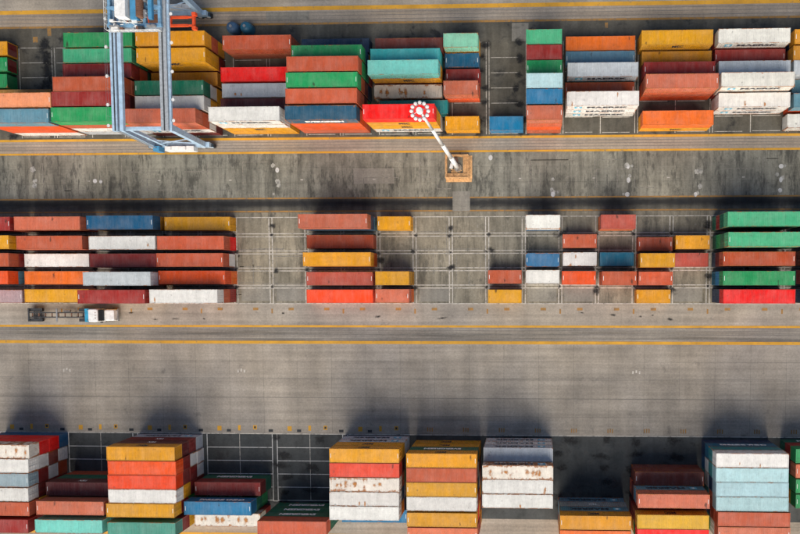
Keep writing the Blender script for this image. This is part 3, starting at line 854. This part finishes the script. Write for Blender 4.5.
# cross beams closing the portal at both ends
for yy in (YS-.2, YN+.2):
    MB().beam((X(-67.3), Y(yy), 15.4), (X(-58.8), Y(yy), 15.4), .5, .7).obj('cross_beam', M['blue'], cr)
    # legs
    sgn = 1 if yy > 40 else -1
    MB().beam((X(-67.2), Y(yy), 16.0), (X(-69.3), Y(yy), 2.0), .95, .8, (1,0,0)).obj('leg', M['blue'], cr)
    MB().beam((X(-66.1), Y(yy+sgn*.02), 15.0), (X(-67.4), Y(yy), 2.0), .5, .5, (1,0,0)).obj('leg', M['blue'], cr)
    MB().beam((X(-59.0), Y(yy), 16.0), (X(-60.2), Y(yy), 2.0), .95, .8, (1,0,0)).obj('leg', M['blue'], cr)
    for z0_, z1_ in ((2.6, 7.2), (7.2, 2.6)):
        MB().beam((X(-68.9), Y(yy), z0_), (X(-60.3), Y(yy), z1_), .16, .16).obj('brace', M['blue'], cr)
    MB().box(X(-70.3), X(-59.1), Y(yy-.42), Y(yy+.42), 1.35, 2.25).obj('sill_beam', M['blue'], cr)
    g = MB().box(X(-67.6), X(-61.8), Y(yy+sgn*.45), Y(yy+sgn*1.35) if sgn > 0 else Y(yy+sgn*.45)+.001, 1.6, 3.4) if False else MB()
    a, b = sorted((Y(yy+sgn*.44), Y(yy+sgn*1.25)))
    g.box(X(-66.9), X(-61.6), a, b, 1.5, 3.1)
    g.box(X(-66.5), X(-65.7), a+.1, b-.1, 3.1, 3.35); g.box(X(-64.2), X(-63.0), a+.1, b-.1, 3.1, 3.4)
    g.obj('generator_house', M['white'], cr)
    for kx in (-69.6, -60.1):
        MB().box(X(kx-1.25), X(kx+1.25), Y(yy-.30), Y(yy+.30), .78, 1.34).obj('bogie', M['blue_dark'], cr)
        for dx in (-.78, .78):
            w = MB().tube((X(kx+dx), Y(yy-.28), .76), (X(kx+dx), Y(yy+.28), .76), .74, n=20).obj('wheel', M['rubber'], cr)
            w2 = MB()
            for s in (-1, 1): w2.tube((X(kx+dx), Y(yy+s*.27), .76), (X(kx+dx), Y(yy+s*.33), .76), .34, n=12)
            w2.obj('hub', M['white'], w)
            MB().box(X(kx+dx-.5), X(kx+dx+.5), Y(yy-.42), Y(yy+.42), 1.52-.02, 1.56).obj('mudguard', M['blue'], cr) if False else None
    # ladder / stair up the west leg
    ld = MB()
    for s in (-.3, .3): ld.beam((X(-68.7+s), Y(yy+sgn*.8), 2.2), (X(-66.9+s), Y(yy+sgn*.8), 17.2), .06, .06)
    for i in range(36):
        f = i/36; ld.beam((X(-69.0+1.8*f), Y(yy+sgn*.8), 2.3+14.9*f), (X(-68.4+1.8*f), Y(yy+sgn*.8), 2.3+14.9*f), .05, .05)
    ld.obj('ladder', M['metal'], cr)
# electrical cabinets and stair platform at the south side
MB().box(X(-68.9), X(-67.8), Y(YS-.2-.44-.9), Y(YS-.2-.46), 1.5, 3.4).obj('electrical_cabinet', M['blue_dark'], cr)
# flood lamps
lm = MB().tube((0,0,0), (0,0,.22), .16, .27, 10).mesh('flood_lamp'); lm.materials.append(M['white'])
for xx, ss in ((-68.3, (25.2, 28.5, 33.0, 37.6, 42.0, 46.4)), (-57.65, (25.9, 29.2, 33.6, 38.1, 42.6, 46.9))):
    for yy in ss:
        l = link('flood_lamp', lm, cr, (X(xx), Y(yy), GZ1-.15))
        MB().box(-.08, .6 if xx < -60 else .08, -.05, .05, -.08, 0).obj('bracket', M['metal'], l) if xx < -60 else MB().box(-.5, .08, -.05, .05, -.08, 0).obj('bracket', M['metal'], l)
# trolley
M['trolley'] = simple('trolley_blue', (.16,.32,.48), .55, 0, .4, 1.5)
tz = GZ1+.15
tr = MB()
for yy in (40.7, 43.4, 46.1): tr.box(X(-67.6), X(-58.9), Y(yy-.25), Y(yy+.25), tz, tz+.55)
for xx in (-67.3, -64.9, -61.6, -59.2): tr.box(X(xx-.22), X(xx+.22), Y(40.96), Y(43.14), tz, tz+.5); tr.box(X(xx-.22), X(xx+.22), Y(43.66), Y(45.84), tz, tz+.5)
tro = tr.obj('trolley', M['trolley'], cr)
MB().box(X(-65.3), X(-63.6), Y(41.4), Y(45.6), tz+.56, tz+2.3).obj('machine_house', M['white'], tro)
mh = MB().box(X(-63.3), X(-62.2), Y(41.3), Y(44.8), tz+.56, tz+1.5); mh.box(X(-60.6), X(-60.0), Y(41.4), Y(45.8), tz+.56, tz+1.2)
mh.obj('drive_cabinet', M['blue_dark'], tro)
dr_ = MB().tube((X(-61.9), Y(41.6), tz+1.2), (X(-61.9), Y(45.2), tz+1.2), .55, n=18)
for q in range(12): dr_.tube((X(-61.9), Y(41.8+q*.28), tz+1.2), (X(-61.9), Y(41.88+q*.28), tz+1.2), .6, n=18)
dr_.obj('rope_drum', M['rusty'], tro)
mo = MB().tube((X(-61.2), Y(41.7), tz+.95), (X(-61.2), Y(42.8), tz+.95), .32, n=12); mo.tube((X(-61.2), Y(44.1), tz+.95), (X(-61.2), Y(45.2), tz+.95), .32, n=12)
mo.obj('motor', M['metal'], tro)
gd = MB().box(X(-67.4), X(-59.0), Y(39.75), Y(40.42), tz+.1, tz+.18)
gd.obj('platform', M['greyblue'], tro)
rl = MB()
for z in (.6, 1.1): rl.tube((X(-67.4), Y(39.78), tz+z), (X(-59.0), Y(39.78), tz+z), .035, n=5)
for q in range(12): rl.tube((X(-67.4+q*.76), Y(39.78), tz+.1), (X(-67.4+q*.76), Y(39.78), tz+1.1), .035, n=5)
for z in (.6, 1.1): rl.tube((X(-67.7), Y(40), tz+z), (X(-67.7), Y(46), tz+z), .035, n=5)
for q in range(8): rl.tube((X(-67.7), Y(40+q*.85), tz+.1), (X(-67.7), Y(40+q*.85), tz+1.1), .035, n=5)
rl.obj('railing', M['white'], tro)
sh = MB()
for yy in (40.4, 46.3):
    for xx in (-66.6, -65.8, -60.6, -59.9): sh.tube((X(xx), Y(yy-.12), tz+.9), (X(xx), Y(yy+.12), tz+.9), .42, n=14)
sh.obj('sheave', M['metal'], tro)
for q, (xx, yy) in enumerate(((-66.9, 40.5), (-66.5, 40.1), (-66.1, 40.6), (-62.6, 40.3))):
    MB().box(X(xx-.16), X(xx+.16), Y(yy-.16), Y(yy+.16), tz+.2, tz+.9+.1*q).obj('junction_box', M['white'], tro)
kb = random.Random(3)
for q in range(22):
    xx, yy = kb.uniform(-67.3, -59.3), kb.choice((40.05, 41.2, 42.3, 44.6, 45.6)); w_ = kb.uniform(.12, .4)
    MB().box(X(xx-w_), X(xx+w_), Y(yy-w_*.6), Y(yy+w_*.6), tz+.57, tz+.8+kb.uniform(0, .5)).obj('equipment_box', M[kb.choice(('metal', 'steel_dark', 'white', 'rusty', 'greyblue'))], tro)
pp_ = MB()
for q in range(9):
    pp_.tube((X(kb.uniform(-67, -60)), Y(40.3+kb.uniform(0,.8)), tz+kb.uniform(.7,1)), (X(kb.uniform(-67, -60)), Y(40.3+kb.uniform(0, 1.2)), tz+kb.uniform(.7,1.2)), .05, n=5)
pp_.obj('hose', M['white'], tro)
cb = MB().box(X(-66.0), X(-64.2), Y(43.0), Y(44.7), 13.4, 15.7); cab = cb.obj('operator_cabin', M['white'], tro)
MB().box(X(-65.9), X(-64.3), Y(42.96), Y(42.99), 13.6, 15.3).obj('window', M['glass'], cab)
for xx in (-65.9, -64.4): MB().beam((X(xx), Y(44.4), 15.7), (X(xx), Y(44.0), tz+.1), .12, .12).obj('hanger', M['blue_dark'], cab)
# spreader hanging from the trolley
SZ = 11.0
sp = MB()
for yy in (43.22, 44.58): sp.box(X(-67.6), X(-58.2), Y(yy-.17), Y(yy+.17), SZ-.45, SZ)
for xx in (-68.9, -57.2): sp.box(X(xx-.2), X(xx+.2), Y(42.7), Y(45.1), SZ-.5, SZ+.02)
for yy in (43.22, 44.58): sp.box(X(-68.68), X(-67.62), Y(yy-.12), Y(yy+.12), SZ-.4, SZ-.05); sp.box(X(-58.18), X(-57.42), Y(yy-.12), Y(yy+.12), SZ-.4, SZ-.05)
for xx in (-69.0, -57.1):
    for yy in (42.75, 45.05): sp.box(X(xx-.32), X(xx+.32), Y(yy-.26), Y(yy+.26), SZ-.62, SZ+.16)
sp.box(X(-64.9), X(-61.0), Y(43.4), Y(44.4), SZ-.4, SZ+.1)
so = sp.obj('spreader', M['orange'], cr)
MB().box(X(-64.4), X(-61.6), Y(43.0), Y(44.8), SZ+.12, SZ+.7).obj('head_block', M['rusty'], so)
rp = MB()
for xx in (-64.1, -61.9):
    for yy in (43.1, 44.7): rp.tube((X(xx), Y(yy), SZ+.7), (X(xx-.3 if xx < -63 else xx+.3), Y(yy+.2), tz+.3), .03, n=5)
rp.obj('hoist_rope', M['steel_dark'], so)

# ------------------------------------------------------------ light mast
ms_ = bpy.data.objects.new('light_mast', None); COL.objects.link(ms_); ms_.location = (-14.0, 20.95, 0)
tag(ms_, 'tall white lighting mast with a ring of lamps beside the upper crane runway', 'light mast')
MH = 43.0
MB().tube((0,0,0), (0,0,.45), .72, .72, 16).obj('footing', M['conc_light'], ms_)
pl = MB()
for i in range(4):
    z0_, z1_ = .45+i*(MH-.6)/4, .45+(i+1)*(MH-.6)/4
    pl.tube((0,0,z0_), (0,0,z1_), .44-.075*i, .44-.075*(i+1)+.006, 18)
pl.obj('pole', M['white'], ms_, True)
MB().box(-.2, .2, -.62, -.45, .7, 2.0).obj('hatch', M['metal'], ms_)
hr = MB(); n = 36
for i in range(n):
    a, b = 2*math.pi*i/n, 2*math.pi*(i+1)/n
    hr.tube((.82*math.cos(a), .82*math.sin(a), MH-.5), (.82*math.cos(b), .82*math.sin(b), MH-.5), .045, n=5, cap=False)
for i in range(4):
    a = math.pi/2*i + .4; hr.tube((.1*math.cos(a), .1*math.sin(a), MH-.35), (.82*math.cos(a), .82*math.sin(a), MH-.5), .04, n=5)
hr.obj('lamp_ring', M['metal'], ms_)
MB().tube((0,0,MH-.35), (0,0,MH+.1), .44, .36, 20).obj('mast_cap', M['white'], ms_)
lh = MB().tube((0,0,0), (0,0,.16), .22, .235, 12); lh.tube((0,0,.16), (0,0,.30), .235, .12, 12)
lhm = lh.mesh('lamp_head'); lhm.materials.append(M['white'])
for i in range(12):
    a = 2*math.pi*i/12; link('lamp_head', lhm, ms_, (1.04*math.cos(a), 1.04*math.sin(a), MH-.55))

# barrier round the mast foot
br_ = bpy.data.objects.new('guard_barrier', None); COL.objects.link(br_); br_.location = (-14.05, 21.05, 0)
tag(br_, 'square ochre guard barrier surrounding the foot of the lighting mast', 'barrier')
HB = 2.02
MB().box(-HB+.14, HB-.14, -HB+.14, -HB+.95, .012, .30).obj('kerb', M['barrier'], br_)
MB().box(HB-1.0, HB-.14, -HB+.96, HB-.14, .012, .22).obj('kerb', M['barrier'], br_)
MB().box(-HB-.1, HB+.6, -HB-.62, -HB-.14, .012, .10).obj('skirt', M['barrier'], br_)
MB().box(HB+.14, HB+.66, -HB-.1, HB+.1, .012, .09).obj('skirt', M['barrier'], br_)
for sx in (-1, 1):
    MB().box(sx*HB-.13, sx*HB+.13, -HB-.13, HB+.13, .012, .4).obj('barrier_block', M['barrier'], br_)
    MB().box(-HB+.135, HB-.135, sx*HB-.13, sx*HB+.13, .012, .55).obj('barrier_block', M['barrier'], br_)
pm = MB().tube((0,0,.0), (0,0,1.15), .09, n=8).mesh('post'); pm.materials.append(M['barrier'])
for ix in (-1, -.33, .33, 1):
    for iy in (-1, -.33, .33, 1):
        if abs(ix) == 1 or abs(iy) == 1: link('post', pm, br_, (ix*HB, iy*HB, .55))
for z in (1.1, 1.65):
    for s in (-1, 1):
        MB().beam((-HB-.1, s*HB, z), (HB+.1, s*HB, z), .08, .14).obj('rail', M['barrier'], br_)
        MB().beam((s*HB, -HB-.1, z+.004), (s*HB, HB+.1, z+.004), .08, .136).obj('rail', M['barrier'], br_)
def loose(name, label, cat, mb, mat, loc, rz=0):
    o = mb.obj(name, M[mat]); o.location = loc; o.rotation_euler.z = rz; tag(o, label, cat); return o
loose('control_box', 'rusty red control box inside the mast barrier', 'box', MB().box(-.35,.35,-.3,.3,0,.9).box(-.4,.4,-.35,.35,.9,.97), 'rusty', (-14.3, 22.3, .014), .2)
loose('concrete_block', 'pale concrete block lying inside the mast barrier', 'block', MB().box(-.5,.5,-.3,.3,0,.5).box(-.36,.36,-.18,.18,.5,.56), 'white', (-15.1, 21.3, .014), 1.3)
loose('rubble_heap', 'heap of broken pale timber pieces inside the mast barrier', 'debris', (lambda m: [m.beam((rnd.uniform(-1,1), rnd.uniform(-.3,.3), .08+.03*i), (rnd.uniform(-1,1), rnd.uniform(-.3,.3), .08+.03*i), .16, .06) for i in range(9)] and m)(MB()), 'barrier', (-14.3, 20.42, .014))

# ------------------------------------------------------------ trucks
def wheel_mesh(r=.5, w=.56):
    m = MB().tube((0,-w/2,0), (0,w/2,0), r, n=18); return m
wm = wheel_mesh().mesh('wheel'); wm.materials.append(M['rubber'])
hm = MB(); 
for s in (-1, 1): hm.tube((0, s*.26, 0), (0, s*.30, 0), .22, n=10)
hm = hm.mesh('hub'); hm.materials.append(M['metal'])
def trailer(x, y, label):
    t = bpy.data.objects.new('container_trailer', None); COL.objects.link(t); t.location = (x, y, 0); tag(t, label, 'trailer', 'skeletal container trailers')
    f = MB()
    for s in (-.42, .42): f.box(-5.9, 6.2, s-.09, s+.09, 1.0, 1.28)
    f.obj('chassis_frame', M['steel_dark'], t)
    cmx = MB()
    for k in range(9): cmx.box(-5.2+k*1.25, -5.05+k*1.25, -.325, .325, 1.06, 1.2)
    cmx.obj('cross_member', M['rusty'], t)
    for xx in (-5.7, -.3, 5.95): MB().box(xx-.13, xx+.13, -1.2, 1.2, 1.285, 1.42).obj('bolster', M['metal' if xx > -1 and xx < 0 else 'steel_dark'], t)
    for xx in (-5.25, -4.0):
        MB().tube((xx, -.85, .5), (xx, .85, .5), .08, n=6).obj('axle', M['steel_dark'], t)
        for s in (-1, 1):
            w = link('wheel', wm, t, (xx, s*.95, .5)); link('hub', hm, w)
    for s in (-1, 1):
        MB().box(-6.1, -3.3, s*.95-.3, s*.95+.3, 1.04, 1.08).obj('mudguard', M['steel_dark'], t)
        MB().beam((2.6, s*.42, 1.0), (2.6, s*.5, .1), .14, .14).obj('landing_leg', M['steel_dark'], t)
    MB().tube((.8, .75, .85), (2.0, .75, .85), .22, n=10).obj('air_tank', M['metal'], t)
    return t
def tractor(x, y, label):
    t = bpy.data.objects.new('truck_tractor', None); COL.objects.link(t); t.location = (x, y, 0); tag(t, label, 'truck', 'truck tractors')
    f = MB()
    for s in (-.38, .38): f.box(-3.6, 2.9, s-.08, s+.08, .7, .95)
    f.obj('chassis_frame', M['steel_dark'], t)
    for xx in (-3.0, -1.75):
        for s in (-1, 1):
            w = link('wheel', wm, t, (xx, s*.95, .5)); link('hub', hm, w)
            if xx < -2.5: MB().box(-3.65, -1.1, s*.95-.3, s*.95+.3, 1.04, 1.08).obj('mudguard', M['steel_dark'], t)
    for s in (-1, 1):
        w = link('wheel', wm, t, (2.2, s*1.0, .5)); w.scale = (1, .6, 1); link('hub', hm, w)
    MB().box(-3.0, -1.4, -.45, .45, .955, 1.0).obj('fifth_wheel', M['steel_dark'], t)
    # blue deck plate and stack behind the cab
    MB().box(-1.35, -.55, -1.22, 1.22, 1.10, 2.9).obj('rear_bulkhead', M['truck_blue'], t)
    for s in (-1, 1): MB().tube((-.75, s*.95, 2.2), (-.75, s*.95, 3.0), .09, n=8).obj('exhaust_pipe', M['metal'], t)
    # sleeper cab with rounded roof
    def shell(x0, x1, w, z0, z1, r=.22, ts=.0):
        m = MB(); prof = []
        for k in range(5):
            a = math.pi/2*k/4; prof.append((w/2-r+r*math.cos(a), z1-r+r*math.sin(a)))
        ring = [(w/2, z0)] + prof + [(-y_, z_) for y_, z_ in prof[::-1]] + [(-w/2, z0)]
        n_ = len(ring); xs = [(x0, .90), (x0+.12, .985), (x0+.4, 1), (x1-.4, 1), (x1-.12, .975), (x1, .88)]
        vs = [(xx, y_*k, z0+(z_-z0)*(k*.5+.5)) for xx, k in xs for y_, z_ in ring]
        fs = [(i*n_+j, (i+1)*n_+j, (i+1)*n_+(j+1) % n_, i*n_+(j+1) % n_) for i in range(len(xs)-1) for j in range(n_)]
        fs += [tuple(range(n_)), tuple(range((len(xs)-1)*n_, len(xs)*n_))[::-1]]
        return m.raw(vs, fs)
    shell(-.5, 1.25, 2.4, .9, 3.3).obj('sleeper_cab', M['white'], t)
    MB().raw([(1.26,-1.08,2.0),(1.26,1.08,2.0),(1.26,1.0,3.0),(1.26,-1.0,3.0),(1.72,-1.05,2.0),(1.72,1.05,2.0)], [(0,1,2,3),(4,5,2,3),(0,4,3),(1,2,5),(0,1,5,4)]).obj('windscreen', M['glass'], t)
    shell(1.74, 3.55, 2.15, .75, 1.95, .3).obj('bonnet', M['white'], t)
    MB().box(3.56, 3.72, -1.15, 1.15, .45, .85).obj('bumper', M['metal'], t)
    for s in (-1, 1):
        MB().tube((3.52, s*.85, 1.15), (3.60, s*.85, 1.15), .14, n=10).obj('headlight', M['metal'], t)
        MB().box(1.35, 1.5, s*1.34-.09, s*1.34+.09, 1.9, 2.6).obj('mirror', M['steel_dark'], t)
        MB().beam((1.42, s*1.1, 2.3), (1.42, s*1.26, 2.3), .04, .04).obj('mirror_arm', M['steel_dark'], t)
        MB().tube((.0, s*1.0, .75), (1.4, s*1.0, .75), .28, n=12).obj('fuel_tank', M['metal'], t)
    for q in (-.5, 0, .5): MB().cbox(.9, q, 3.30, .12, .16, .1).obj('marker_light', M['rusty'], t)
    return t
trailer(-89.0, -6.0, 'empty dark skeletal trailer coupled behind the white truck below the middle block')
tractor(-81.6, -6.0, 'white bonneted truck with blue bulkhead driving right below the middle block')
t2 = trailer(-54.6, 53.2, 'empty skeletal trailer cut by the top photo edge, right of the crane')
t3 = tractor(-47.2, 53.2, 'truck tractor mostly above the top photo edge, right of the crane')

# ------------------------------------------------------------ small blue tanks behind the first row
def tank(x, y, r, mat, label):
    m = MB(); n_ = 22; prof = [(r*.98, 0), (r, .2), (r, 1.5), (r*.93, 1.85), (r*.72, 2.15), (r*.38, 2.32), (.18, 2.36)]
    vs = [(q*math.cos(2*math.pi*i/n_), q*math.sin(2*math.pi*i/n_), z) for q, z in prof for i in range(n_)]
    fs = [(k*n_+i, k*n_+(i+1) % n_, (k+1)*n_+(i+1) % n_, (k+1)*n_+i) for k in range(len(prof)-1) for i in range(n_)] + [tuple(range(n_-1, -1, -1)), tuple(range((len(prof)-1)*n_, len(prof)*n_))]
    root = bpy.data.objects.new('storage_tank', None); COL.objects.link(root); root.location = (x, y, .012); tag(root, label, 'tank', 'blue tanks behind the upper stacks')
    m.raw(vs, fs).obj('tank_body', M[mat], root, True)
    MB().tube((0,0,2.36), (0,0,2.52), .26, n=14).obj('lid', M['metal'], root)
    for z in (.5, 1.1): MB().tube((0,0,z), (0,0,z+.05), r+.015, n=22).obj('band', M[mat], root)
tank(-54.6, 46.1, 1.1, 'tank_blue', 'round blue tank, left one of the pair above the orange-red container')
tank(-52.1, 46.1, 1.08, 'tank_teal', 'round teal-blue tank, right one of the pair above the orange-red container')
